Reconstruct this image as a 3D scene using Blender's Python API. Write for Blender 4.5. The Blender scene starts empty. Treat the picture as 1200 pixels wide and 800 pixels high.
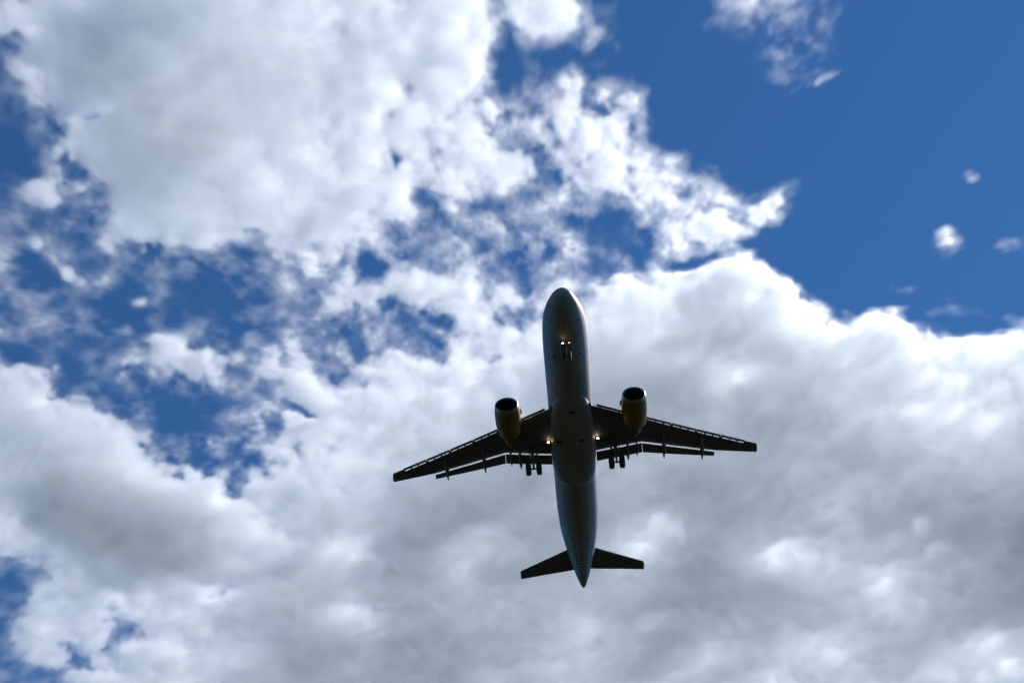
import bpy, math
import numpy as np
from mathutils import Matrix, Vector

sc = bpy.context.scene
rad = math.radians

# ------------------------------------------------------------------ camera
# The aircraft's attitude as seen from the ground: its up and forward axes relative to the camera.
up_c = Vector((-.02971, .58403, -.81119))
fw_c = Vector((-.08383, .80723, .58425))
pitch = rad(4)                                   # nose-up approach attitude
Zc = (up_c * math.cos(pitch) + fw_c * math.sin(pitch)).normalized()
Yc = -(fw_c - Zc * fw_c.dot(Zc)).normalized()    # the aircraft flies towards -Y
Xc = Yc.cross(Zc)
RW = Matrix((Xc, Yc, Zc))                        # camera axes -> world axes
EYE = Vector((0, 0, 1.7))
cam = bpy.data.objects.new("camera", bpy.data.cameras.new("camera"))
sc.collection.objects.link(cam)
cam.data.sensor_width = 36
cam.data.lens = 48
cam.data.clip_start = .5
cam.data.clip_end = 60000
cam.matrix_world = Matrix.Translation(EYE) @ RW.to_4x4()
sc.camera = cam

# ------------------------------------------------------------------ sky, sun, exposure
SE, SA = rad(49), rad(62)                        # sun elevation, azimuth from +Y towards +X
w = bpy.data.worlds.new("World")
sc.world = w
w.use_nodes = True
nt = w.node_tree
sky = nt.nodes.new("ShaderNodeTexSky")
sky.sky_type = 'NISHITA'
sky.sun_disc = False
sky.sun_elevation = SE
sky.sun_rotation = SA
sky.altitude = 0
sky.air_density = 1
sky.dust_density = 0
sky.ozone_density = 8
tint = nt.nodes.new("ShaderNodeMix")
tint.data_type = "RGBA"
tint.blend_type = "MULTIPLY"
tint.inputs[0].default_value = 1
tint.inputs[7].default_value = (.47, .78, .95, 1)
bg = nt.nodes["Background"]
bg.inputs[1].default_value = .079
nt.links.new(sky.outputs[0], tint.inputs[6])
nt.links.new(tint.outputs[2], bg.inputs[0])
L = bpy.data.lights.new("sun", "SUN")
L.energy = 5
L.angle = rad(.53)
L.color = (1, .925, .81)
so = bpy.data.objects.new("sun", L)
sc.collection.objects.link(so)
sd = Vector((math.cos(SE) * math.sin(SA), math.cos(SE) * math.cos(SA), math.sin(SE)))
so.rotation_euler = sd.to_track_quat('Z', 'Y').to_euler()
vs = sc.view_settings
vs.view_transform = 'Standard'
vs.look = 'None'
vs.gamma = 1
vs.exposure = .42

cy = sc.cycles
cy.volume_bounces = 6
cy.max_bounces = 9
cy.volume_step_rate = 2.5
cy.volume_max_steps = 256
cy.use_adaptive_sampling = True
cy.adaptive_threshold = .015
cy.adaptive_min_samples = 48
cy.sample_clamp_indirect = 4
cy.use_denoising = True
cy.time_limit = 600


# ------------------------------------------------------------------ materials
def mat(name, col, rough=.5, metal=0, coat=0, noise=0, scale=2., spec=.5):
    m = bpy.data.materials.new(name)
    m.use_nodes = True
    n = m.node_tree
    b = n.nodes["Principled BSDF"]
    b.inputs["Roughness"].default_value = rough
    b.inputs["Metallic"].default_value = metal
    b.inputs["Coat Weight"].default_value = coat
    b.inputs["Coat Roughness"].default_value = .12
    b.inputs["Specular IOR Level"].default_value = spec
    if noise:
        tc = n.nodes.new("ShaderNodeTexCoord")
        mp = n.nodes.new("ShaderNodeMapping")
        mp.inputs["Scale"].default_value = (.25, 1, 1)          # streaks along the airflow
        nz = n.nodes.new("ShaderNodeTexNoise")
        nz.inputs["Scale"].default_value = scale
        nz.inputs["Detail"].default_value = 5
        nz.inputs["Roughness"].default_value = .65
        mr = n.nodes.new("ShaderNodeMapRange")
        mr.inputs[1].default_value = .3
        mr.inputs[2].default_value = .7
        mr.inputs[3].default_value = 1 - noise
        mr.inputs[4].default_value = 1 + noise * .4
        mx = n.nodes.new("ShaderNodeMix")
        mx.data_type = "RGBA"
        mx.blend_type = "MULTIPLY"
        mx.inputs[0].default_value = 1
        mx.inputs[6].default_value = (*col, 1)
        n.links.new(tc.outputs["Object"], mp.inputs[0])
        n.links.new(mp.outputs[0], nz.inputs["Vector"])
        n.links.new(nz.outputs[0], mr.inputs[0])
        n.links.new(mr.outputs[0], mx.inputs[7])
        n.links.new(mx.outputs[2], b.inputs["Base Color"])
        m["color_out"] = mx.name
    else:
        b.inputs["Base Color"].default_value = (*col, 1)
    return m


def emit(name, col, strength):
    m = bpy.data.materials.new(name)
    m.use_nodes = True
    b = m.node_tree.nodes["Principled BSDF"]
    b.inputs["Base Color"].default_value = (.9, .9, .9, 1)
    b.inputs["Emission Color"].default_value = (*col, 1)
    b.inputs["Emission Strength"].default_value = strength
    return m


M_grey = mat("grey wing paint", (.12, .123, .127), .45, noise=.25, scale=1.2)
M_panel = mat("light grey fairing paint", (.15, .153, .157), .45, noise=.2, scale=1.5)
M_yel = mat("yellow cowling paint", (.25, .12, .005), .45, coat=.1, noise=.25, scale=1.6)
M_lip = mat("bare metal lip", (.34, .34, .34), .42, metal=1)
M_dark = mat("dark metal", (.06, .06, .065), .5, metal=.6)
M_titan = mat("burnt nozzle metal", (.16, .15, .14), .4, metal=1, noise=.3, scale=3)
M_hole = mat("black intake", (.012, .012, .013), .6)
M_tyre = mat("tyre rubber", (.02, .02, .02), .8)
M_strut = mat("grey gear paint", (.22, .22, .22), .4)
M_black = mat("black vent", (.01, .01, .01), .7)
M_lamp = emit("lit landing lamp", (1, .74, .43), 15)
M_lamp_dim = emit("lit taxi lamp", (1, .55, .22), 1.5)
M_whitep = mat("white door paint", (.62, .62, .62), .35, coat=.3)


def math_node(n, op, *ins, clamp=False):
    x = n.nodes.new("ShaderNodeMath")
    x.operation = op
    x.use_clamp = clamp
    for i, v in enumerate(ins):
        if isinstance(v, (int, float)):
            x.inputs[i].default_value = v
        else:
            n.links.new(v, x.inputs[i])
    return x.outputs[0]


def fuselage_material():
    """White paint; rows of growing grey dots on the rear underside; cabin windows; faint panel joints."""
    m = mat("white fuselage paint", (.31, .30, .28), .5, coat=.06, noise=.22, scale=1.1)
    n = m.node_tree
    b = n.nodes["Principled BSDF"]
    base = n.nodes[m["color_out"]].outputs[2]
    tc = n.nodes.new("ShaderNodeTexCoord")
    sp = n.nodes.new("ShaderNodeSeparateXYZ")
    n.links.new(tc.outputs["Object"], sp.inputs[0])
    x, y, z = sp.outputs
    f = lambda *a, **k: math_node(n, *a, **k)
    # dots: pitch .62 m along, .52 m round the belly
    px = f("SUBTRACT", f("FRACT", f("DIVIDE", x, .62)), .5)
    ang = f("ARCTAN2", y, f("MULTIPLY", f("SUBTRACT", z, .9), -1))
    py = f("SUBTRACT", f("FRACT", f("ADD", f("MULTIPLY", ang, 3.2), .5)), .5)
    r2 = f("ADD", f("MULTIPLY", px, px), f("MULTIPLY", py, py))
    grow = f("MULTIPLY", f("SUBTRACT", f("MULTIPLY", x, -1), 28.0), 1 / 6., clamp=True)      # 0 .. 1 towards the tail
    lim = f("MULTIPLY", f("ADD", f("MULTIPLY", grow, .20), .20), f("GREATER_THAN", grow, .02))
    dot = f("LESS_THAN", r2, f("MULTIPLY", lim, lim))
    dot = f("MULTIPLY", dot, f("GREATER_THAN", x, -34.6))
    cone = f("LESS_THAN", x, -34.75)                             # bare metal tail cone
    # panel joints
    jx = f("LESS_THAN", f("ABSOLUTE", f("SUBTRACT", f("FRACT", f("DIVIDE", x, 2.67)), .5)), .008)
    # cabin windows
    wx = f("LESS_THAN", f("ABSOLUTE", f("SUBTRACT", f("FRACT", f("DIVIDE", x, .533)), .5)), .22)
    wz = f("LESS_THAN", f("ABSOLUTE", f("SUBTRACT", z, .5)), .17)
    wr = f("MULTIPLY", f("LESS_THAN", x, -5.6), f("GREATER_THAN", x, -30.5))
    win = f("MULTIPLY", f("MULTIPLY", wx, wz), wr)
    cur = base
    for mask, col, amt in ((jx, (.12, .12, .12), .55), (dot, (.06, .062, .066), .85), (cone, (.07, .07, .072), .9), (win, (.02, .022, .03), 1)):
        mx = n.nodes.new("ShaderNodeMix")
        mx.data_type = "RGBA"
        mx.inputs[7].default_value = (*col, 1)
        n.links.new(f("MULTIPLY", mask, amt), mx.inputs[0])
        n.links.new(cur, mx.inputs[6])
        cur = mx.outputs[2]
    n.links.new(cur, b.inputs["Base Color"])
    return m


M_fus = fuselage_material()


# ------------------------------------------------------------------ mesh helpers
class MB:
    def __init__(s):
        s.v, s.f = [], []

    def grid(s, rings, close=True, cap0=False, cap1=False):
        o = len(s.v)
        k = len(rings[0])
        for r in rings:
            s.v += [tuple(p) for p in r]
        for i in range(len(rings) - 1):
            for j in range(k if close else k - 1):
                a, b = o + i * k + j, o + i * k + (j + 1) % k
                s.f.append((a, b, b + k, a + k))
        if cap0:
            s.f.append(tuple(o + j for j in reversed(range(k))))
        if cap1:
            q = o + (len(rings) - 1) * k
            s.f.append(tuple(q + j for j in range(k)))
        return s

    def tube(s, p, q, r0, r1=None, k=16):
        p, q = Vector(p), Vector(q)
        r1 = r0 if r1 is None else r1
        d = (q - p).normalized()
        a = d.orthogonal().normalized()
        b = d.cross(a)
        rg = lambda c, r: [c + a * (r * math.cos(t)) + b * (r * math.sin(t)) for t in [2 * math.pi * i / k for i in range(k)]]
        return s.grid([rg(p, r0), rg(q, r1)], True, True, True)

    def lathe(s, c, axis, prof, k=48, cap0=False, cap1=False):
        """prof: (distance along axis, radius)"""
        c, d = Vector(c), Vector(axis).normalized()
        a = d.orthogonal().normalized()
        b = d.cross(a)
        rings = [[c + d * t + a * (r * math.cos(2 * math.pi * i / k)) + b * (r * math.sin(2 * math.pi * i / k)) for i in range(k)] for t, r in prof]
        return s.grid(rings, True, cap0, cap1)

    def slab(s, pts, thick):
        """a flat polygon given its own thickness along its normal"""
        P = [Vector(p) for p in pts]
        nrm = (P[1] - P[0]).cross(P[2] - P[0]).normalized() * (thick / 2)
        return s.grid([[p - nrm for p in P], [p + nrm for p in P]], True, True, True)

    def build(s, name, m, parent=None, sharp=35):
        me = bpy.data.meshes.new(name)
        me.from_pydata(s.v, [], s.f)
        import bmesh
        bm = bmesh.new()
        bm.from_mesh(me)
        bmesh.ops.recalc_face_normals(bm, faces=bm.faces)
        bm.to_mesh(me)
        bm.free()
        for p in me.polygons:
            p.use_smooth = True
        me.set_sharp_from_angle(angle=rad(sharp))
        me.materials.append(m)
        o = bpy.data.objects.new(name, me)
        sc.collection.objects.link(o)
        if parent:
            o.parent = parent
        return o


def smooth_table(rows, n):
    """Catmull-Rom through table rows, first column monotone"""
    A = np.array(rows, float)
    out = []
    for i in range(len(A) - 1):
        p0, p1, p2, p3 = A[max(i - 1, 0)], A[i], A[i + 1], A[min(i + 2, len(A) - 1)]
        h = p2[0] - p1[0]
        m1 = (p2 - p0) / max(p2[0] - p0[0], 1e-6) * h
        m2 = (p3 - p1) / max(p3[0] - p1[0], 1e-6) * h
        for t in np.linspace(0, 1, n, endpoint=False):
            out.append(p1 * (2 * t**3 - 3 * t**2 + 1) + m1 * (t**3 - 2 * t**2 + t) + p2 * (3 * t**2 - 2 * t**3) + m2 * (t**3 - t**2))
    out.append(A[-1])
    return out


def airfoil(le, chord, z, y, tc, inc=0., camber=.015, k=14, te=.012):
    """closed section at span station y; le is x of the leading edge, chord runs towards -x"""
    up, lo = [], []
    for i in range(k + 1):
        t = (1 - math.cos(math.pi * i / k)) / 2
        yt = 5 * tc * (.2969 * math.sqrt(t) - .126 * t - .3516 * t * t + .2843 * t**3 - .1036 * t**4)
        yt = max(yt, te / 2 if i == k else 0)
        yc = camber * 4 * t * (1 - t)
        up.append((t, yc + yt))
        lo.append((t, yc - yt))
    pts = up + lo[::-1][:-1]
    c, s_ = math.cos(inc), math.sin(inc)
    return [(le - chord * (t * c + q * s_), y, z + chord * (q * c - t * s_)) for t, q in pts]


# ------------------------------------------------------------------ the airliner (x forward from the nose, y to its left, z up)
plane = bpy.data.objects.new("airliner", None)
plane.empty_display_size = 5
sc.collection.objects.link(plane)
plane["label"] = "white passenger jet flying low overhead with yellow engines and landing gear down"
plane["category"] = "airplane"
le_c = Vector((.99603661, .08536502, .02497759))
Rp = RW @ Matrix((fw_c, le_c, up_c)).transposed()
origin_c = Vector((5.57194, -8.94970, -125.3228)) + fw_c * 17
plane.matrix_world = Matrix.Translation(EYE + RW @ origin_c) @ Rp.to_4x4()

# fuselage: distance from nose, half width, z bottom, z top
FUS = [(0, .02, -.64, -.58), (.08, .33, -.93, -.28), (.35, .70, -1.25, .03), (.9, 1.06, -1.54, .40), (1.6, 1.37, -1.76, .86),
       (2.4, 1.62, -1.91, 1.42), (3.3, 1.80, -2.01, 1.80), (4.5, 1.92, -2.07, 2.01), (6, 1.975, -2.07, 2.07), (12, 1.975, -2.07, 2.07),
       (23.5, 1.975, -2.07, 2.07), (26, 1.94, -1.90, 2.07), (28, 1.82, -1.60, 2.07), (30, 1.60, -1.17, 2.07), (32, 1.30, -.66, 2.04),
       (33.5, 1.05, -.24, 1.97), (34.9, .80, .17, 1.86), (36.3, .50, .60, 1.68), (37.2, .27, .90, 1.48), (37.5, .12, 1.04, 1.32), (37.57, .03, 1.13, 1.22)]


def fus_ring(d, hw, zb, zt, k=72):
    c, h = (zb + zt) / 2, (zt - zb) / 2
    return [(-d, hw * math.sin(2 * math.pi * i / k), c - h * math.cos(2 * math.pi * i / k)) for i in range(k)]


rows = smooth_table(FUS, 8)
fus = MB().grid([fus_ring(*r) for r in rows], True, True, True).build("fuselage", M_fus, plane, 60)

# windscreen panes, wrapped on the nose
for s in (-1, 1):
    for a0, a1 in ((4, 30), (33, 58), (61, 80)):
        rg = []
        for d, ang_in in ((1.75, 0), (2.15, 0), (2.6, 0)):
            r = [q for q in rows if q[0] <= d][-1]
            c, h = (r[2] + r[3]) / 2, (r[3] - r[2]) / 2
            rg.append([(-d, s * (r[1] + .012) * math.sin(rad(a)) * 1.0, c + (h + .012) * math.cos(rad(a))) for a in np.linspace(a0, a1, 6)])
        MB().grid(rg, False).build("cockpit_window", M_hole, fus)
for u, (d, y_) in enumerate([(2.62, 0), (2.75, -1.18), (2.75, 1.18), (6.1, -1.1), (6.05, 1.1)]):
    r = [q for q in rows if q[0] <= d][-1]
    c, h = (r[2] + r[3]) / 2, (r[3] - r[2]) / 2
    z_ = c - h * math.sqrt(1 - (y_ / r[1])**2)
    nrm = Vector((.05, y_ / r[1]**2, (z_ - c) / h**2)).normalized()
    p = Vector((-d, y_, z_))
    rr = .075 if d < 4 else .11
    MB().tube(p - nrm * .02, p + nrm * .025, rr, rr * .9, 14).build("sensor_port", M_black, fus)
for d, hgt in ((8.4, .32), (22.6, .30)):
    MB().slab([(-d, 0, -2.05), (-d - .42, 0, -2.05), (-d - .40, 0, -2.05 - hgt), (-d - .18, 0, -2.05 - hgt)], .04).build("blade_antenna", M_panel, fus)

# belly fairing: distance, half width, bottom
BEL = [(8.8, .7, -1.90), (10.2, 1.15, -2.02), (11.6, 1.58, -2.16), (13.0, 1.90, -2.30), (14.4, 2.03, -2.38), (16, 2.05, -2.40), (18, 2.04, -2.40),
       (19.2, 1.98, -2.37), (20.0, 1.84, -2.32), (20.45, 1.66, -2.26), (20.72, 1.46, -2.18), (20.85, 1.25, -2.06)]
rg = []
for d, hw, zb in smooth_table(BEL, 5):
    ring = []
    for i in range(41):
        t = math.pi * (i / 40 - .5)
        cs, sn = math.cos(t), math.sin(t)
        ring.append((-d, hw * math.copysign(abs(sn) ** .78, sn), -.75 + (zb + .75) * abs(cs) ** .55))
    rg.append(ring)
bel = MB().grid(rg, True, True, True).build("belly_fairing", M_fus, plane, 50)
for x_, y_ in ((-15.25, -1.25), (-15.25, .72), (-12.0, .1)):
    MB().slab([(x_ + .09, y_ - .22, -2.40 + (.09 if x_ > -13 else 0)), (x_ + .09, y_ + .22, -2.40 + (.09 if x_ > -13 else 0)), (x_ - .09, y_ + .22, -2.40), (x_ - .09, y_ - .22, -2.40)],
              .05).build("air_vent", M_black, bel)

# wing numbers
wing_z = lambda y: -1.25 + .11 * max(y - 2, 0) + .0022 * max(y - 2, 0) ** 2
LE = lambda y: -12.0 - .537 * (y - 2.0)                 # outline with slats out


def TE(y):                                              # rear edge of the fixed wing / aileron
    return float(np.interp(y, [0, 2, 6.25, 13, 17.03], [-17.5, -17.47, -17.32, -19.93, -21.18]))


def gap(y):                                             # slat slot, wider outboard
    return float(np.interp(y, [2, 6.5, 9, 13, 17], [.004, .012, .04, .062, .062]))


def q_of(x, z):
    return .807 * x + .584 * z


def wing_le(y):                                         # fixed leading edge, behind the slat
    return LE(y) - ((.22 + gap(y)) / .807 if 1.9 < y < 15.97 else .04)


def make_wing(s):
    st = [.9, 1.85, 1.95, 3.5, 5, 6.25, 8, 10, 12, 13, 14.5, 15.6, 15.96, 15.98]
    rg = []
    for y in st + [16.2, 16.75]:
        le = wing_le(y)
        ch = le - TE(y)
        tc = float(np.interp(y, [0, 2, 6.3, 17], [.145, .14, .115, .10]))
        rg.append([(x, s * yy, z) for x, yy, z in airfoil(le, ch, wing_z(y), y, tc, 0, .012, 14, .015)])
    wing = MB().grid(rg, True, True, True).build("wing", M_grey, plane)
    # wing tip with its fence
    tip = MB()
    tip.grid([[(x, s * yy, z) for x, yy, z in airfoil(wing_le(y) if y < 17.03 else LE(y) - .12, (wing_le(y) if y < 17.03 else LE(y) - .12) - TE(y), wing_z(y), y, tc, 0, .01, 10, .015)]
              for y, tc in ((16.76, .10), (17.0, .09), (17.06, .03))], True, True, True)
    x0 = LE(17.05)
    zt = wing_z(17.05)
    tip.slab([(x0 - .12, s * 17.07, zt), (x0 - .6, s * 17.1, zt + .34), (x0 - 1.0, s * 17.1, zt + .34), (x0 - 1.08, s * 17.07, zt), (x0 - 1.0, s * 17.1, zt - .12), (x0 - .6, s * 17.1, zt - .14)], .05)
    tip.build("wingtip_fence", M_grey, wing)
    # aileron joint: a dark hinge line under the outer trailing edge
    # flaps
    for y0, y1 in ((2.03, 6.235), (6.275, 13.0)):
        rg = []
        for y in np.linspace(y0, y1, 7):
            te = TE(y)
            z0 = wing_z(y)
            qt = q_of(te, z0)
            flap_te_x = float(np.interp(y, [2, 6.25, 13], [-18.46, -18.31, -20.35]))
            qe = q_of(flap_te_x, z0 - .35)
            ql = qt - .135
            x_l = te - .02
            z_l = (ql - .807 * x_l) / .584
            ch = (ql - qe) / .958
            rg.append([(x, s * yy, z) for x, yy, z in airfoil(x_l, ch, z_l, y, .13, rad(20), .02, 10, .012)])
        MB().grid(rg, True, True, True).build("flap", M_grey, wing)
    # slats with their tracks
    for y0, y1 in ((2.30, 4.75), (6.75, 9.0), (9.06, 11.3), (11.36, 13.6), (13.66, 15.95)):
        b = MB()
        rg = []
        for y in np.linspace(y0, y1, 5):
            x_t = wing_le(y) + gap(y) * 1.0 + .02
            z_t = wing_z(y) + gap(y) * .35 + .01
            cf, sf = math.cos(rad(25)), math.sin(rad(25))
            c = .24 / .485
            prof = [(0, 0), (.25, .045), (.55, .07), (.85, .05), (1, -.01), (.95, -.06), (.7, -.035), (.3, -.005)]
            rg.append([(x_t + c * t * cf + q * sf, s * y, z_t - c * t * sf + q * cf) for t, q in prof])
        b.grid(rg, True, True, True)
        for y in ([y0 + .04, y0 + (y1 - y0) * .36, y0 + (y1 - y0) * .68, y1 - .04] if y0 > 6 else [y0 + .4, y1 - .4]):
            b.tube((wing_le(y) - .25, s * y, wing_z(y) - .04), (wing_le(y) + gap(y) + .1, s * y, wing_z(y) + gap(y) * .35 - .03), .08, .08, 8)
        b.build("slat", M_grey, wing)
    # flap track fairings
    for y, tipx, ln, wd in ((4.92, -19.10, 2.7, .20), (5.76, -18.70, 1.9, .16), (8.25, -19.62, 3.1, .20), (11.83, -20.62, 3.3, .20)):
        zt = wing_z(y) - .35
        x0 = tipx + ln
        zb = wing_z(y) - .10
        rg = []
        for t in np.linspace(0, 1, 15):
            prof = (math.sin(math.pi * min(t / .9, 1) * .5) ** .6 if t < .45 else 1) * (1 - max(0, (t - .45) / .55) ** 2.2)
            prof = max(prof, .03)
            x = x0 + (tipx - x0) * t
            z = zb + (zt - zb) * t ** 1.8 - .14 * math.sin(math.pi * t)
            rg.append([(x, s * (y + wd * prof * math.cos(a)), z + .26 * prof * math.sin(a)) for a in np.linspace(0, 2 * math.pi, 14, endpoint=False)])
        MB().grid(rg, True, True, True).build("flap_fairing", M_panel, wing)
    # landing light let down below the wing root
    lt = MB()
    lt.lathe((-15.95, s * 2.24, -1.60), (1, 0, -.12), [(0, .03), (.05, .10), (.15, .13), (.17, .13), (.17, .105)], 20, True, False)
    lt.tube((-15.92, s * 2.24, -1.58), (-15.98, s * 2.24, -1.3), .03, .03, 8)
    lt = lt.build("landing_light", M_dark, wing)
    return wing


for s in (-1, 1):
    make_wing(s)

# landing-lamp lenses, lit (their housings hang under the wing roots)
for wing in [o for o in plane.children if o.name.startswith("wing")]:
    for o in [c for c in wing.children if c.name.startswith("landing_light")]:
        s = 1 if sum(v.co.y for v in o.data.vertices) > 0 else -1
        MB().lathe((-15.79, s * 2.24, -1.62), (1, 0, -.12), [(0, .10), (.03, .085), (.045, .05), (.05, .004)], 20, True, True).build("lamp_lens", M_lamp, wing)


# engines
def make_engine(s):
    c = (-10.80, s * 5.62, -1.90)
    ax = (-1, 0, -.02)
    e = MB().lathe(c, ax, [(.26, 1.075), (.45, 1.10), (.9, 1.135), (1.5, 1.145), (2.1, 1.12), (2.7, 1.05), (3.2, .955), (3.22, .93), (3.0, .93), (2.4, .96)], 56).build("engine", M_yel, plane, 40)
    MB().lathe(c, ax, [(.262, 1.076), (.14, 1.06), (.05, 1.03), (.0, .985), (.02, .945), (.10, .915), (.25, .885)], 56).build("intake_lip", M_lip, e, 60)
    MB().lathe(c, ax, [(.245, .887), (.5, .87), (.8, .865), (1.15, .865)], 48).build("intake_duct", M_hole, e, 60)
    fan = MB()
    for k in range(22):
        a0 = 2 * math.pi * k / 22
        P = []
        for r, tw in ((.24, 0), (.55, .10), (.86, .2)):
            P.append([(c[0] - 1.02 - dx, c[1] + r * math.cos(a0 + da + tw), c[2] - .02 + r * math.sin(a0 + da + tw)) for dx, da in ((0, 0), (.12, .17 if r > .3 else .24), (.135, .17 if r > .3 else .24), (.015, 0))])
        fan.grid(P, True, True, True)
    fan.build("fan", M_dark, e)
    MB().lathe((c[0] - .62, c[1], c[2] - .012), ax, [(0, .005), (.1, .09), (.25, .18), (.42, .245), (.5, .25)], 28, True, True).build("spinner", M_dark, e, 60)
    MB().lathe(c, ax, [(1.3, .86), (2.2, .80), (2.9, .72), (3.7, .60), (4.25, .47), (4.27, .44), (3.9, .44)], 40, True, False).build("core_nozzle", M_titan, e, 40)
    MB().lathe(c, ax, [(3.6, .30), (4.2, .27), (4.7, .15), (4.95, .02)], 28, True, True).build("exhaust_plug", M_titan, e, 60)
    # pylon from the cowling to the wing
    py = MB()
    rg = []
    for x, zb, zt, wd in ((-11.9, -.92, -.80, .05), (-12.6, -.98, -.52, .17), (-13.6, -1.15, -.45, .2), (-14.8, -1.25, -.62, .2), (-15.8, -1.15, -.72, .16), (-17.0, -1.02, -.80, .05)):
        rg.append([(x, c[1] + wd * a, zb + (zt - zb) * t) for a, t in ((-.6, 0), (-1, .35), (-.8, 1), (.8, 1), (1, .35), (.6, 0))])
    py.grid(rg, True, True, True).build("pylon", M_grey, e)
    # nacelle strake on the inboard side
    a = rad(28)
    d = Vector((0, -s * math.cos(a), math.sin(a)))
    cc = Vector(c)
    MB().slab([cc + Vector((-.75, 0, 0)) + d * 1.10, cc + Vector((-1.75, 0, 0)) + d * 1.12, cc + Vector((-1.72, 0, 0)) + d * 1.42, cc + Vector((-1.3, 0, 0)) + d * 1.40], .03).build("strake", M_yel, e)


for s in (-1, 1):
    make_engine(s)

# tailplane and fin
for s in (-1, 1):
    rg, re = [], []
    for y, le, te in ((.55, -31.55, -34.75), (1.35, -32.03, -34.98), (3.5, -33.35, -35.47), (6.05, -34.90, -36.09), (6.22, -35.10, -36.12)):
        z = .95 + .105 * y
        ch = le - te
        hinge = .70
        full = airfoil(le, ch, z, y, .10 if y < 6.2 else .05, 0, 0, 14, .012)
        cut = le - ch * hinge
        main = [(max(x, cut + .012), s * yy, zz) for x, yy, zz in full]
        elev = [(min(x, cut - .012), s * yy, zz) for x, yy, zz in full]
        # keep the section thickness at the cut
        th = .35 * .10 * ch * .55 if y < 6.2 else .02
        main = [(x, yy, zz if x > cut + .013 else z + max(-th, min(th, (zz - z) * 9))) for x, yy, zz in main]
        elev = [(x, yy, zz if x < cut - .013 else z + max(-th, min(th, (zz - z) * 9))) for x, yy, zz in elev]
        rg.append(main)
        re.append(elev)
    st = MB().grid(rg, True, True, True).build("horizontal_stabilizer", M_grey, plane)
    MB().grid(re, True, True, True).build("elevator", M_grey, st)
rg, rr = [], []
for z, le, te in ((1.7, -28.6, -35.1), (2.4, -29.9, -35.25), (3.2, -30.6, -35.45), (5.5, -32.3, -36.0), (7.75, -33.95, -36.55), (7.9, -34.3, -36.58)):
    sec = airfoil(le, (le - te) * .70, 0, 0, .105, 0, 0, 12, .16)
    rg.append([(x, zz, z) for x, _, zz in sec])
    c0 = le - (le - te) * .705
    rr.append([(x, zz, z) for x, _, zz in [(c0, 0, -.09), (c0, 0, .09), (te, 0, .015), (te, 0, -.015)]])
fin = MB().grid(rg, True, True, True).build("vertical_stabilizer", M_yel, plane)
MB().grid(rr[1:], True, True, True).build("rudder", M_yel, fin)


# landing gear
def wheel(parent, c, r, wd, s=1):
    b = MB().lathe((c[0], c[1] - wd / 2, c[2]), (0, 1, 0), [(.02, r * .45), (.0, r * .62), (.02, r * .84), (wd * .2, r * .97), (wd * .5, r), (wd * .8, r * .97), (wd - .02, r * .84), (wd, r * .62), (wd - .02, r * .45)], 36, True, True)
    b.build("wheel", M_tyre, parent, 50)
    for q in (-1, 1):
        MB().lathe((c[0], c[1] + q * (wd / 2 - .03), c[2]), (0, q, 0), [(0, r * .5), (.02, r * .48), (.0, r * .2), (.05, r * .12)], 20, True, True).build("wheel_hub", M_strut, parent)


for s in (-1, 1):
    y = s * 3.75
    g = MB()
    g.tube((-16.95, y + s * .05, -1.15), (-17.28, y, -2.35), .17, .15, 18)
    g.tube((-17.28, y, -2.35), (-17.42, y, -3.15), .10, .10, 16)
    g.tube((-17.42, y - .55, -3.2), (-17.42, y + .55, -3.2), .085, .085, 14)
    g.tube((-17.15, y, -2.1), (-17.55, y, -2.6), .05, .05, 8)
    g.tube((-17.55, y, -2.6), (-17.5, y, -3.12), .05, .05, 8)
    g = g.build("main_gear", M_strut, plane)
    MB().tube((-17.10, y, -1.95), (-16.5, s * 2.55, -1.42), .07, .06, 10).build("side_brace", M_strut, g)
    for q in (-1, 1):
        wheel(g, (-17.42, y + q * .475, -3.2), .60, .50)
    MB().slab([(-16.55, y + s * .32, -1.22), (-17.25, y + s * .36, -1.22), (-17.55, y + s * .30, -2.55), (-16.85, y + s * .28, -2.45)], .04).build("gear_door", M_grey, g)

g = MB()
g.tube((-4.55, 0, -1.85), (-4.85, 0, -2.75), .10, .09, 16)
g.tube((-4.85, 0, -2.75), (-4.97, 0, -3.38), .06, .06, 14)
g.tube((-4.97, -.34, -3.4), (-4.97, .34, -3.4), .05, .05, 12)
g.tube((-5.7, 0, -1.95), (-4.83, 0, -2.65), .045, .045, 8)
g.tube((-4.45, -.34, -2.42), (-4.45, .34, -2.42), .035, .035, 8)
g.tube((-4.45, 0, -2.42), (-4.72, 0, -2.42), .04, .04, 8)
g = g.build("nose_gear", M_strut, plane)
for q in (-1, 1):
    wheel(g, (-4.97, q * .27, -3.4), .385, .22)
    MB().slab([(-4.50, q * .44, -2.03), (-5.35, q * .44, -2.03), (-5.3, q * .52, -2.50), (-4.6, q * .52, -2.46)], .035).build("gear_door", M_whitep, g)
    MB().lathe((-4.47, q * .27, -2.42), (1, 0, -.1), [(0, .04), (.06, .09), (.15, .10), (.16, .085)], 18, True, True).build("taxi_light", M_dark, g)
    MB().lathe((-4.315, q * .27, -2.435), (1, 0, -.1), [(0, .085), (.02, .06), (.03, .004)], 18, True, True).build("lamp_lens", M_lamp if q < 0 else M_lamp_dim, g)

# ------------------------------------------------------------------ ground
gm = mat("dark field", (.012, .014, .009), .95, noise=.5, scale=.02, spec=.1)
gr = MB().grid([[(-15000, -15000, 0), (15000, -15000, 0)], [(-15000, 15000, 0), (15000, 15000, 0)]], False).build("ground", gm)
gr["kind"] = "structure"

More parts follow.
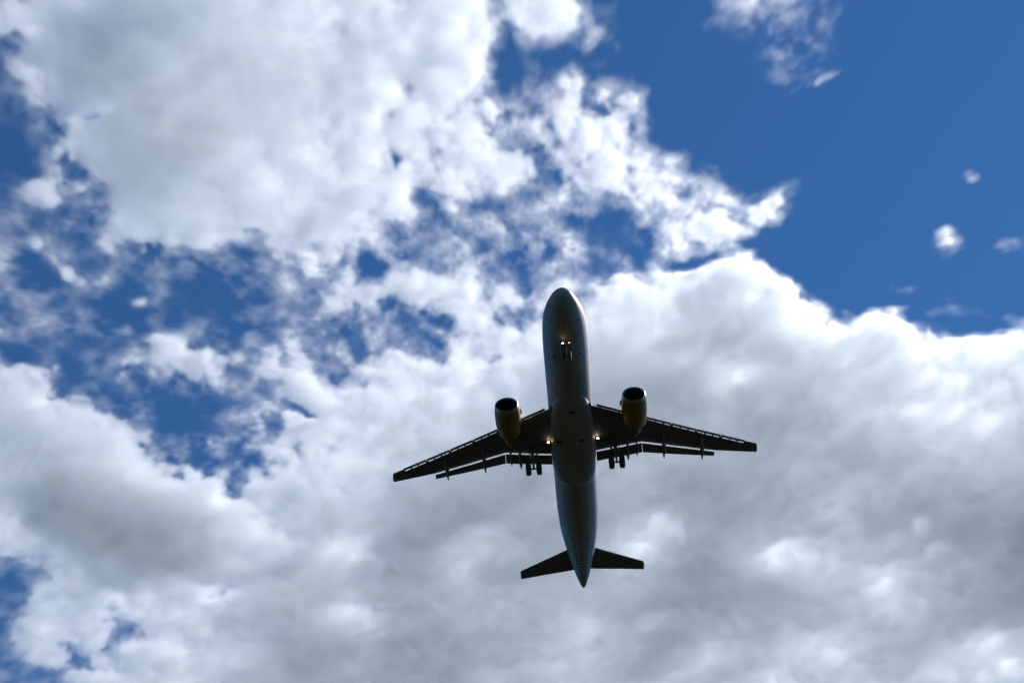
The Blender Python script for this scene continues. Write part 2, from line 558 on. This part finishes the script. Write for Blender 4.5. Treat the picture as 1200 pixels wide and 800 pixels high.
# ------------------------------------------------------------------ clouds: one real volume of droplets, a broken layer about 1100 m up
# Optical thickness of the layer, read off the photograph on a coarse chart (0 clear .. 4 thin and bright .. 9 thick and grey).
CHART = """
557777766554442311000122000000
247887776554442002100012000000
237887766655444102300001000000
126777666655444314420000000000
024677655554443343310000000000
133677644566542323332000000000
133566556665322211122120000000
111211122212222211011210000000
110010011113422233445542000000
200012112222233446667776444310
201124222223234566677777665555
543223333444456677777777776656
665310023445566677777777777667
677643236556667777777777777777
578876554567777777777777677777
567887765667777777777767777778
136777766677767777767777767778
036643567667777777777777766777
134535667776777776777776677667
103674677767776776766666667666
""".split()
# local features: centre (photo px of a 1200 x 800 chart), radii, tilt in degrees, thickness there, weight
SPOTS = [
    # ragged left side of the upper cloud
    (22, 62, 22, 24, 0, .2, .8), (6, 90, 14, 40, 0, .0, .8), (45, 135, 16, 10, 0, 0, .8), (12, 170, 20, 18, 0, 0, .9), (28, 195, 24, 16, 0, 0, .9),
    (80, 196, 16, 8, 20, .8, .7), (112, 228, 18, 12, 0, 1.2, .7), (82, 246, 16, 9, 30, .6, .7), (125, 138, 26, 7, -12, 2.4, .6),
    (36, 290, 26, 14, 0, 0, .9), (108, 296, 20, 16, 0, .4, .9), (60, 318, 20, 14, 0, 0, .8), (50, 225, 18, 16, 0, 3.8, .8), (86, 172, 24, 14, -20, 4.2, .8),
    (42, 278, 14, 10, 0, 3.4, .8), (82, 308, 26, 7, 35, 3.2, .8), (122, 318, 14, 9, -30, 2.6, .7), (4, 290, 14, 16, 20, 3, .8), (34, 352, 38, 16, 8, 2.0, .8),
    # blue band
    (150, 362, 50, 24, 10, 0, 1), (60, 372, 44, 18, 0, 1.7, .8), (180, 325, 34, 14, 10, .3, .9), (250, 350, 44, 24, 5, .3, .9), (305, 325, 26, 18, 0, 1.1, .7), (163, 345, 7, 5, 20, 2.4, .8), (146, 378, 8, 6, 0, 2.3, .8), (186, 345, 8, 18, -20, 1.7, .7), (262, 322, 30, 9, 10, 1.6, .7),
    (208, 398, 20, 12, 10, 3.8, 1), (255, 398, 11, 15, 20, 3.0, .9), (228, 412, 34, 15, 5, 4.0, .9), (193, 436, 8, 11, 0, 2.8, .8),
    # bright inside of the upper cloud
    (465, 80, 50, 40, 0, 4.1, .85), (500, 150, 38, 44, 0, 4.1, .85), (400, 165, 80, 40, -10, 3.8, .85), (270, 235, 60, 26, 0, 4.3, .7), (330, 160, 30, 24, 0, 4.3, .6), (390, 38, 34, 14, 20, 4.2, .6),
    (330, 60, 30, 14, 0, 5.6, .6), (500, 70, 12, 14, 0, 4.7, .6), (130, 60, 60, 50, 0, 7.4, .6), (210, 120, 60, 50, 0, 7.0, .5),
    (390, 248, 50, 20, 0, 5.4, .7), (330, 285, 70, 10, 0, 3.0, .8), (400, 285, 40, 14, 0, 2.2, .7), (250, 300, 50, 10, 0, 2.0, .6), (470, 225, 40, 14, -8, 4.4, .6), (285, 240, 30, 20, 0, 4.4, .7),
    (586, 65, 12, 50, -8, 0, 1), (592, 140, 12, 30, 0, .8, .8), (575, 190, 14, 12, 0, 1.6, .7),
    # blue openings between the clouds
    (515, 238, 30, 13, 22, .5, .9), (480, 262, 40, 12, 0, 2.0, .6), (550, 250, 40, 20, 10, 1.8, .6), (590, 250, 30, 24, 0, 2.0, .5), (545, 272, 18, 8, 30, .7, .8), (430, 300, 18, 16, -15, 0, 1), (466, 290, 20, 8, 10, .8, .8), (600, 285, 20, 20, 0, 1.3, .8),
    (310, 345, 14, 20, 0, .3, .8), (335, 322, 30, 12, 0, .9, .7), (498, 387, 30, 8, 8, .7, .9), (466, 374, 18, 8, 0, .3, .8), (362, 330, 20, 10, 0, .8, .6),
    (352, 346, 16, 6, 30, 2.8, .7), (376, 366, 9, 14, 10, 3.6, .8), (404, 316, 10, 14, -20, 4, .9), (440, 332, 30, 13, -5, 4, .9), (496, 340, 24, 14, 0, 4, .8), (520, 330, 24, 30, 0, 3.0, .4),
    (560, 376, 26, 14, 12, 4.2, .9), (590, 345, 14, 12, 0, 4, .7), (438, 375, 10, 8, 0, 3, .7),
    # diagonal white cloud
    (596, 196, 9, 14, 10, 3.8, .9), (655, 152, 50, 36, 20, 4.9, .95), (620, 188, 26, 14, 0, 4, .8), (668, 78, 16, 12, 30, 3.4, .9), (692, 28, 12, 14, 35, 2.8, .9), (735, 40, 14, 12, -40, 2.4, .8),
    (715, 100, 20, 14, 40, 3.4, .8), (748, 124, 30, 11, 40, 3.6, .9), (708, 116, 9, 6, 20, .2, .8), (700, 190, 50, 18, 20, 4.2, .8), (750, 192, 14, 9, 10, .8, .8), (725, 215, 30, 14, 20, 3.8, .8),
    (790, 178, 18, 12, 45, 3.4, .8), (822, 212, 26, 10, 35, 3.6, .9), (845, 232, 20, 8, 15, 3.4, .9), (805, 224, 8, 9, 0, .3, .8), (845, 268, 28, 16, 25, 4.5, .95), (858, 290, 12, 8, 40, 3.0, .8),
    (912, 246, 18, 12, -30, 3.6, 1), (880, 250, 14, 10, 20, 3.2, .9), (888, 258, 14, 9, -20, 2.6, .8), (640, 215, 26, 9, 0, 1.4, .7), (650, 232, 34, 12, 15, 1.2, .8), (645, 268, 44, 18, 5, 1.9, .8), (722, 276, 26, 24, 40, .5, .9), (700, 305, 18, 8, 0, .3, .8),
    (765, 270, 24, 22, 0, 1.3, .7), (640, 275, 30, 24, 10, 1.7, .7), (640, 12, 28, 14, -15, 4, .9), (600, 8, 16, 12, 0, 3.8, .8), (570, 20, 12, 20, 0, 3.4, .5),
    (690, 60, 12, 18, 0, .3, .5), (760, 60, 40, 30, 0, 0, 1), (800, 120, 40, 40, 0, 0, 1), (860, 180, 40, 30, 0, 0, 1), (940, 300, 30, 26, 0, 0, 1), (900, 300, 10, 14, 0, 0, .7),
    (770, 300, 40, 8, 12, .5, .9), (884, 304, 20, 8, 25, .2, .9), (815, 303, 26, 5, 5, .6, .8), (912, 296, 30, 18, 20, .1, 1), (932, 326, 22, 12, 45, .1, 1), (968, 350, 26, 10, 12, .1, 1), (900, 318, 14, 7, 40, .5, .8),
    # rim of the lower deck
    (722, 322, 22, 12, 0, 4.0, .9), (748, 312, 12, 7, 0, 0, .8), (795, 320, 24, 8, -5, 4.0, .9), (838, 318, 34, 9, -8, 3.8, 1), (872, 338, 24, 11, 30, 4.0, .9), (900, 350, 18, 9, 45, 3.8, .9),
    (770, 376, 22, 12, 15, 4.4, .6), (950, 366, 18, 9, 10, 3.8, .8), (1012, 376, 30, 9, 0, 3.8, 1), (1044, 386, 16, 8, 30, 3.8, .9), (1092, 396, 24, 9, -5, 3.8, 1), (1130, 404, 20, 8, 5, 3.7, .9), (1175, 412, 30, 9, 4, 3.8, .9),
    (980, 350, 24, 10, 0, 0, 1), (1062, 372, 14, 7, 0, 0, 1), (1150, 384, 40, 9, 5, 0, 1), 
    (850, 350, 50, 14, 12, 6.6, .7), (990, 395, 50, 10, 8, 6.0, .6), (1120, 425, 60, 10, 4, 6.2, .6), (700, 350, 20, 14, 0, 4.6, .7), (735, 352, 34, 18, 0, 5.3, .7),
    # wisps in the clear sky
    (905, 8, 18.7, 5.8, 10, 1.75, 1), (926, 38, 11.5, 6.5, -20, 1.72, 1), (960, 26, 8.6, 10.1, 10, 1.30, .9), (880, 2, 21.6, 3.6, 0, 1.38, .8), (968, 88, 13.7, 5.0, -28, 1.75, 1), (1148, 218, 8, 5, 50, 1.35, .9), (1116, 288, 11.5, 8.6, -50, 1.75, 1), (1185, 280, 20, 6, 0, 1.0, .8),
    # left side: rim, grey heart and holes of the lower bank
    (20, 425, 26, 12, 20, 0, 1), (30, 440, 16, 8, 10, 4.0, .8), (44, 452, 16, 14, 30, 4.0, .8), (85, 482, 32, 12, 28, 4.2, .8), (118, 484, 12, 6, 20, 4.0, .8), (150, 512, 30, 10, 35, 4.8, .6),
    (80, 440, 24, 16, 30, 0, 1), (150, 468, 24, 16, 25, .6, .9), (132, 452, 26, 9, 15, 2.0, .7), (178, 478, 16, 24, -30, 1.9, .7), (200, 520, 16, 14, 0, .4, .9), (228, 500, 26, 24, 20, 0, 1), (228, 545, 20, 9, 0, .2, 1), (240, 474, 18, 12, 0, 1.2, .8), (270, 480, 24, 16, 0, .2, .9),
    (285, 512, 20, 13, -35, 3.8, 1), (256, 528, 12, 8, 20, 3.4, .9), (236, 524, 9, 7, 30, 2.6, .9), (273, 562, 7, 12, 0, .6, .8), (292, 540, 7, 8, 0, 1.0, .7), (314, 505, 12, 16, 0, .3, .9), (332, 492, 11, 10, 30, 3.4, .9), (352, 484, 26, 6, 10, .2, .9),
    (376, 510, 26, 18, -30, 4.0, 1), (330, 535, 24, 13, -30, 3.8, .9), (305, 548, 16, 8, -10, 3.8, .8), (360, 452, 30, 14, -5, 4.6, .8), (436, 450, 32, 8, -8, 3.8, .9), (395, 462, 40, 10, 0, 5, .6), (318, 458, 16, 20, 0, .6, .7), (350, 418, 22, 12, 0, 1.4, .8), (392, 420, 30, 20, 0, 2.8, .6),
    (497, 430, 14, 9, 15, 4.0, .9), (522, 422, 10, 14, -20, 3.8, .8), (488, 406, 18, 9, 15, .6, .8), (572, 405, 12, 6, 0, 4.0, .7), (600, 395, 30, 14, 0, 4.8, .7), (470, 492, 12, 18, -20, 3.1, .5), (500, 512, 12, 8, 0, 4.6, .6),
    (18, 602, 28, 22, 0, 4.2, .8), (20, 540, 26, 20, 0, 4.8, .5), (130, 590, 60, 50, 20, 7.8, .6), (215, 600, 44, 30, 10, 7.6, .6), (210, 650, 60, 20, 0, 7.2, .5), (10, 682, 20, 26, 10, .2, 1), (2, 735, 9, 34, 0, .5, .9), (14, 775, 20, 14, 0, 1.4, .8), (50, 790, 18, 14, 0, 2, .7), (52, 735, 26, 30, 0, 5.6, .6),
    (136, 740, 14, 26, 15, 1.4, .9), (168, 708, 18, 10, 10, 1.6, .8), (150, 716, 24, 20, 20, 2.2, .6), (84, 760, 26, 34, 0, 6.0, .5), (114, 790, 24, 8, -5, 3.9, .9), (108, 776, 26, 6, 0, 1.6, .6), (220, 752, 12, 5, 5, 3.9, .9), (228, 742, 14, 5, 0, 2.0, .5),
    (258, 694, 22, 11, -10, 4.2, .9), (290, 640, 20, 14, 0, 5.2, .6), (310, 614, 30, 20, 0, 4.5, .7), (410, 648, 26, 16, 0, 4.4, .8), (424, 728, 28, 16, -15, 3.8, .9), (365, 655, 24, 16, 0, 7.6, .5), (500, 600, 30, 40, 30, 7.8, .5), (572, 645, 30, 22, 0, 4.2, .7), (480, 660, 24, 20, 0, 7.2, .4),
    # blotches of the lower right deck
    (870, 425, 26, 16, 10, 4.0, .7), (780, 420, 40, 16, 0, 4.8, .5), (920, 470, 40, 50, 0, 7.6, .5), (1110, 430, 40, 16, 10, 4.4, .6), (1040, 480, 30, 14, 0, 6, .5), (790, 470, 30, 24, 0, 7.2, .4), (775, 628, 18, 14, -30, 4.1, .8), (750, 640, 26, 18, 0, 4.8, .5), (775, 722, 20, 12, 0, 4.6, .6), (680, 790, 60, 16, 0, 5.0, .5),
    (920, 644, 22, 16, 40, 4.5, .8), (960, 650, 24, 20, 0, 4.8, .5), (1085, 640, 14, 10, -30, 4.1, .8), (1040, 668, 34, 14, -25, 4.4, .7), (1060, 715, 14, 26, 0, 4.5, .6), (1070, 612, 14, 7, 0, 4.4, .7), (910, 788, 16, 12, 0, 3.7, .8), (985, 750, 36, 20, 20, 4.4, .6), (850, 770, 40, 14, 0, 4.8, .5), (1150, 580, 50, 60, 0, 7.3, .6), (840, 590, 60, 40, 0, 7.7, .4), (1010, 590, 40, 30, 0, 7.6, .4), (1180, 760, 40, 30, 0, 4.6, .5), (600, 740, 50, 30, 0, 6.2, .4),
    # open sky kept clear above the lower deck
    (800, 300, 60, 6, 5, .8, .9), (886, 300, 34, 11, 28, .1, 1), (926, 322, 32, 15, 42, .1, 1), (968, 344, 40, 13, 12, .1, 1), (1040, 350, 50, 12, 6, 0, 1), (1120, 374, 50, 10, 6, .1, 1),
    # veils drawn across the gaps at left and in the middle
    (55, 365, 60, 20, 10, 1.9, .7), (300, 375, 40, 22, 20, 1.9, .6), (330, 405, 50, 16, 10, 2.0, .6), (150, 455, 40, 14, 20, 1.8, .7), (255, 455, 40, 18, 10, 1.8, .6), (440, 255, 60, 16, -10, 2.0, .5), (690, 250, 40, 16, 10, 1.5, .5), (360, 310, 50, 12, 0, 1.8, .6),
    (560, 205, 50, 22, 0, 3.4, .6), (540, 170, 30, 30, 0, 4.0, .7), (580, 160, 22, 30, 0, 2.6, .5), (640, 180, 40, 14, 10, 4.2, .7), (455, 190, 30, 14, 0, 4.2, .6), (470, 285, 40, 10, 0, 2.2, .5), (400, 345, 30, 8, 0, 2.6, .5), (545, 350, 40, 12, 0, 3.6, .6),
    # open wedge between the upper cloud and the diagonal one, hazy blue under it
    (606, 70, 24, 36, 10, .3, .85), (632, 52, 22, 20, 20, .2, .85), (600, 128, 14, 26, 0, 1.0, .7),
    (580, 256, 50, 15, 8, 1.35, .75), (480, 268, 36, 10, 10, 1.3, .7), (650, 262, 44, 16, 0, 1.4, .7), (330, 400, 44, 18, 15, 1.5, .6), (300, 360, 44, 16, 10, 1.2, .7), (170, 305, 50, 12, 0, 1.1, .6),
]
H0 = 1100.
NX, NY, NZ = 800, 560, 60
X0, X1, Y0, Y1, Z0, Z1 = -800., 800., 460., 1620., 1042., 1158.


def fbm(m, n, cell, octaves, seed, gain=.55):
    r = np.random.default_rng(seed)
    out = np.zeros((m, n))
    a = 1.
    yy, xx = np.mgrid[0:m, 0:n]
    for o in range(octaves):
        f = 2 ** o / cell
        g = r.uniform(-1, 1, (int(m * f) + 4, int(n * f) + 4))
        x, y = xx * f, yy * f
        ix, iy = x.astype(int), y.astype(int)
        fx, fy = x - ix, y - iy
        fx, fy = fx * fx * (3 - 2 * fx), fy * fy * (3 - 2 * fy)
        out += a * ((g[iy, ix] * (1 - fx) + g[iy, ix + 1] * fx) * (1 - fy) + (g[iy + 1, ix] * (1 - fx) + g[iy + 1, ix + 1] * fx) * fy)
        a *= gain
    return out


def spline(G, u, v):
    iu, iv = np.floor(u).astype(int), np.floor(v).astype(int)
    fu, fv = u - iu, v - iv
    wt = lambda t: ((1 - t)**3 / 6, (3 * t**3 - 6 * t * t + 4) / 6, (-3 * t**3 + 3 * t * t + 3 * t + 1) / 6, t**3 / 6)
    wu, wv = wt(fu), wt(fv)
    o = 0
    for j in range(4):
        for i in range(4):
            o = o + wv[j] * wu[i] * G[np.clip(iv - 1 + j, 0, G.shape[0] - 1), np.clip(iu - 1 + i, 0, G.shape[1] - 1)]
    return o


G = np.array([[int(c) for c in r] for r in CHART], float)
xs = X0 + (np.arange(NX) + .5) / NX * (X1 - X0)
ys = Y0 + (np.arange(NY) + .5) / NY * (Y1 - Y0)
XX, YY = np.meshgrid(xs, ys)
Pc = np.stack([XX, YY, np.full_like(XX, H0 - EYE.z)], -1) @ np.array(RW)
U = 600 + 1600 * Pc[..., 0] / -Pc[..., 2]
V = 400 - 1600 * Pc[..., 1] / -Pc[..., 2]
U = U + 12 * fbm(NY, NX, 50, 7, 1, .64)
V = V + 12 * fbm(NY, NX, 50, 7, 2, .64)
T = spline(G, U / 40 - .5, V / 40 - .5)
for u0, v0, ru, rv, rot, tgt, wgt in SPOTS:
    c, s_ = math.cos(rad(rot)), math.sin(rad(rot))
    du, dv = U - u0, V - v0
    e = ((du * c + dv * s_) / ru) ** 2 + ((-du * s_ + dv * c) / rv) ** 2
    wg = wgt * np.exp(-.6 * e ** 1.3)
    T = T + (tgt - T) * wg
T = np.where(T > 5, 5 + (T - 5) * .97, T)
T = T + (.8 + .5 * np.clip(2.2 - T, 0, 1)) * fbm(NY, NX, 15, 5, 3, .68) * np.clip(T / 1.7, 0, 1) * np.clip((4.6 - T) / 2, .0, 1)
T = T + .42 * fbm(NY, NX, 52, 4, 7, .6) * np.clip((T - 4) / 2, 0, 1)
edge = np.minimum.reduce([XX - X0, X1 - XX, YY - Y0, Y1 - YY]) / 45.
T = T * np.clip(edge, 0, 1)



# relief of the cloud surface: a block of 3D noise on the voxel grid, TX x TY voxels wide, periodic
TX, TY = 320, 320


def value3(cell, octaves, gain, seed):
    r = np.random.default_rng(seed)
    out = np.zeros((NZ, TY, TX), np.float32)
    a, tot = 1., 0.
    for o in range(octaves):
        nx = max(4, round(TX / cell)) * 2 ** o
        c = TX / nx
        gz = int(NZ / c) + 3
        g_ = r.uniform(-1, 1, (gz, nx, nx)).astype(np.float32)
        tx = (np.arange(TX) + .5) / c
        tz = (np.arange(NZ) + .5) / c + r.uniform(0, .9)
        ix, fx = tx.astype(int), (tx % 1).astype(np.float32)
        iz, fz = tz.astype(int), (tz % 1).astype(np.float32)
        fx, fz = fx**3 * (fx * (fx * 6 - 15) + 10), fz**3 * (fz * (fz * 6 - 15) + 10)
        e = g_[:, :, ix % nx] * (1 - fx) + g_[:, :, (ix + 1) % nx] * fx
        e = e[:, ix % nx] * (1 - fx[:, None]) + e[:, (ix + 1) % nx] * fx[:, None]
        out += a * (e[iz] * (1 - fz[:, None, None]) + e[iz + 1] * fz[:, None, None])
        a *= gain
    return out / out.std()


def worley3(cell, seed, warp):
    """distance to the nearest of a jittered lattice of points, in cells"""
    r = np.random.default_rng(seed)
    nx = round(TX / cell)
    c = TX / nx
    gz = int(NZ / c) + 6
    P_ = r.uniform(0, 1, (gz, nx, nx, 3)).astype(np.float32)
    best = np.full((NZ, TY, TX), 9, np.float32)
    z, y, x = np.meshgrid(np.arange(NZ) / c + 2.5, np.arange(TY) / c, np.arange(TX) / c, indexing="ij")
    z, y, x = (z + warp[0]).astype(np.float32), (y + warp[1]).astype(np.float32), (x + warp[2]).astype(np.float32)
    iz, iy, ix = np.floor(z).astype(np.int16), np.floor(y).astype(np.int16), np.floor(x).astype(np.int16)
    for dz_ in (-1, 0, 1):
        for dy in (-1, 0, 1):
            for dx in (-1, 0, 1):
                q = P_[np.clip(iz + dz_, 0, gz - 1), (iy + dy) % nx, (ix + dx) % nx]
                d2 = (ix + dx + q[..., 0] - x) ** 2 + (iy + dy + q[..., 1] - y) ** 2 + (iz + dz_ + q[..., 2] - z) ** 2
                np.minimum(best, d2, out=best)
    return np.sqrt(best)


n_big = value3(30, 4, .6, 11)
n_fine = value3(9, 3, .7, 12)
wr = [.35 * value3(24, 2, .5, 20 + k) for k in range(3)]
lob = .56 - (worley3(21, 31, wr) + .6 * worley3(10.5, 32, [1.6 * q for q in wr])) / 1.6
relief = (20 * .12 * n_big + 15 * .12 * n_fine + 14 * (lob + .05)).astype(np.float32)
fibre = (.6 + .06 * n_big + .085 * n_fine).astype(np.float32)

me = bpy.data.meshes.new("clouds")
co = np.stack([XX, YY, np.full_like(XX, H0)], -1).reshape(-1, 3).astype(np.float32)
co = np.concatenate([co, np.full((relief.size, 3), (0, Y0, H0), np.float32)])
me.vertices.add(len(co))
me.vertices.foreach_set("co", co.ravel())
at = me.attributes.new("thickness", "FLOAT", "POINT")
at.data.foreach_set("value", np.concatenate([T.ravel(), relief.ravel()]).astype(np.float32))
at = me.attributes.new("fibre", "FLOAT", "POINT")
at.data.foreach_set("value", np.concatenate([np.zeros(T.size), fibre.ravel()]).astype(np.float32))
clouds = bpy.data.objects.new("clouds", me)
sc.collection.objects.link(clouds)
clouds["kind"] = "stuff"

cm = bpy.data.materials.new("cloud droplets")
cm.use_nodes = True
n = cm.node_tree
n.nodes.clear()
mo = n.nodes.new("ShaderNodeOutputMaterial")
pv = n.nodes.new("ShaderNodeVolumePrincipled")
pv.inputs["Color"].default_value = (.905, .950, 1, 1)
pv.inputs["Anisotropy"].default_value = .55
pv.inputs["Density"].default_value = .06
pv.inputs["Density Attribute"].default_value = "density"
n.links.new(pv.outputs[0], mo.inputs[1])

g = bpy.data.node_groups.new("cloud field", "GeometryNodeTree")
g.interface.new_socket("Geometry", in_out="INPUT", socket_type="NodeSocketGeometry")
g.interface.new_socket("Geometry", in_out="OUTPUT", socket_type="NodeSocketGeometry")
N, lk = g.nodes, g.links.new
f = lambda *a, **k: math_node(g, *a, **k)
gi, go = N.new("NodeGroupInput"), N.new("NodeGroupOutput")
pos = N.new("GeometryNodeInputPosition")
sp = N.new("ShaderNodeSeparateXYZ")
lk(pos.outputs[0], sp.inputs[0])
x, y, z = sp.outputs
dz = f("SUBTRACT", z, H0)
ysh = f("SUBTRACT", y, f("MULTIPLY", dz, .83))                  # towers lean downwind
ix = f("MINIMUM", f("MAXIMUM", f("FLOOR", f("MULTIPLY", f("SUBTRACT", x, X0), NX / (X1 - X0))), 0), NX - 1)
iy = f("MINIMUM", f("MAXIMUM", f("FLOOR", f("MULTIPLY", f("SUBTRACT", ysh, Y0), NY / (Y1 - Y0))), 0), NY - 1)


def sample(name, index):
    si = N.new("GeometryNodeSampleIndex")
    si.data_type, si.domain = "FLOAT", "POINT"
    na = N.new("GeometryNodeInputNamedAttribute")
    na.data_type = "FLOAT"
    na.inputs[0].default_value = name
    lk(gi.outputs[0], si.inputs["Geometry"])
    lk(na.outputs[0], si.inputs["Value"])
    lk(index, si.inputs["Index"])
    return si.outputs[0]


T_ = sample("thickness", f("ADD", ix, f("MULTIPLY", iy, NX)))
vox = lambda v, lo, hi, k: f("FLOOR", f("ADD", f("MULTIPLY", f("SUBTRACT", v, lo), k / (hi - lo)), .3))
kx = f("MODULO", vox(x, X0, X1, NX), TX)
ky = f("MODULO", vox(y, Y0, Y1, NY), TY)
kz = f("MINIMUM", f("MAXIMUM", vox(z, Z0, Z1, NZ), 0), NZ - 1)
cell = f("ADD", f("MAXIMUM", kx, 0), f("MULTIPLY", TX, f("MAXIMUM", ky, 0)))
cell = f("ADD", f("ADD", cell, f("MULTIPLY", kz, TX * TY)), NX * NY)
relief_, fibre_ = sample("thickness", cell), sample("fibre", cell)

body = f("MAXIMUM", f("SUBTRACT", T_, 1.3), 0)                  # solid cloud starts here; thinner is veil
thin = f("SUBTRACT", 1, f("MULTIPLY", f("SUBTRACT", body, 2.4), .26), clamp=True)      # crisp at the margins, smooth underneath
thin = f("MAXIMUM", thin, .33)
h = f("MULTIPLY", f("POWER", body, 1.28), 3.65)
h = f("ADD", h, f("MULTIPLY", f("MULTIPLY", relief_, thin), f("MINIMUM", body, 1.9)))
den = f("MULTIPLY", f("SUBTRACT", h, f("ABSOLUTE", dz)), 1 / 9., clamp=True)
# veil: thin drawn-out vapour in and around the gaps
fib = f("MULTIPLY", f("SUBTRACT", fibre_, .46), 3.6, clamp=True)
veil = f("MULTIPLY", f("MULTIPLY", f("SUBTRACT", T_, .4), .5, clamp=True), fib)
veil = f("MULTIPLY", f("MULTIPLY", veil, f("SUBTRACT", 1, f("MULTIPLY", f("ABSOLUTE", dz), 1 / 16.), clamp=True)), .56)
den = f("MAXIMUM", den, veil)
vc = N.new("GeometryNodeVolumeCube")
lk(den, vc.inputs["Density"])
vc.inputs["Min"].default_value = (X0, Y0, Z0)
vc.inputs["Max"].default_value = (X1, Y1, Z1)
vc.inputs["Resolution X"].default_value = NX
vc.inputs["Resolution Y"].default_value = NY
vc.inputs["Resolution Z"].default_value = NZ
sm = N.new("GeometryNodeSetMaterial")
sm.inputs["Material"].default_value = cm
lk(vc.outputs[0], sm.inputs["Geometry"])
lk(sm.outputs[0], go.inputs[0])
clouds.modifiers.new("volume", "NODES").node_group = g
me.materials.append(cm)
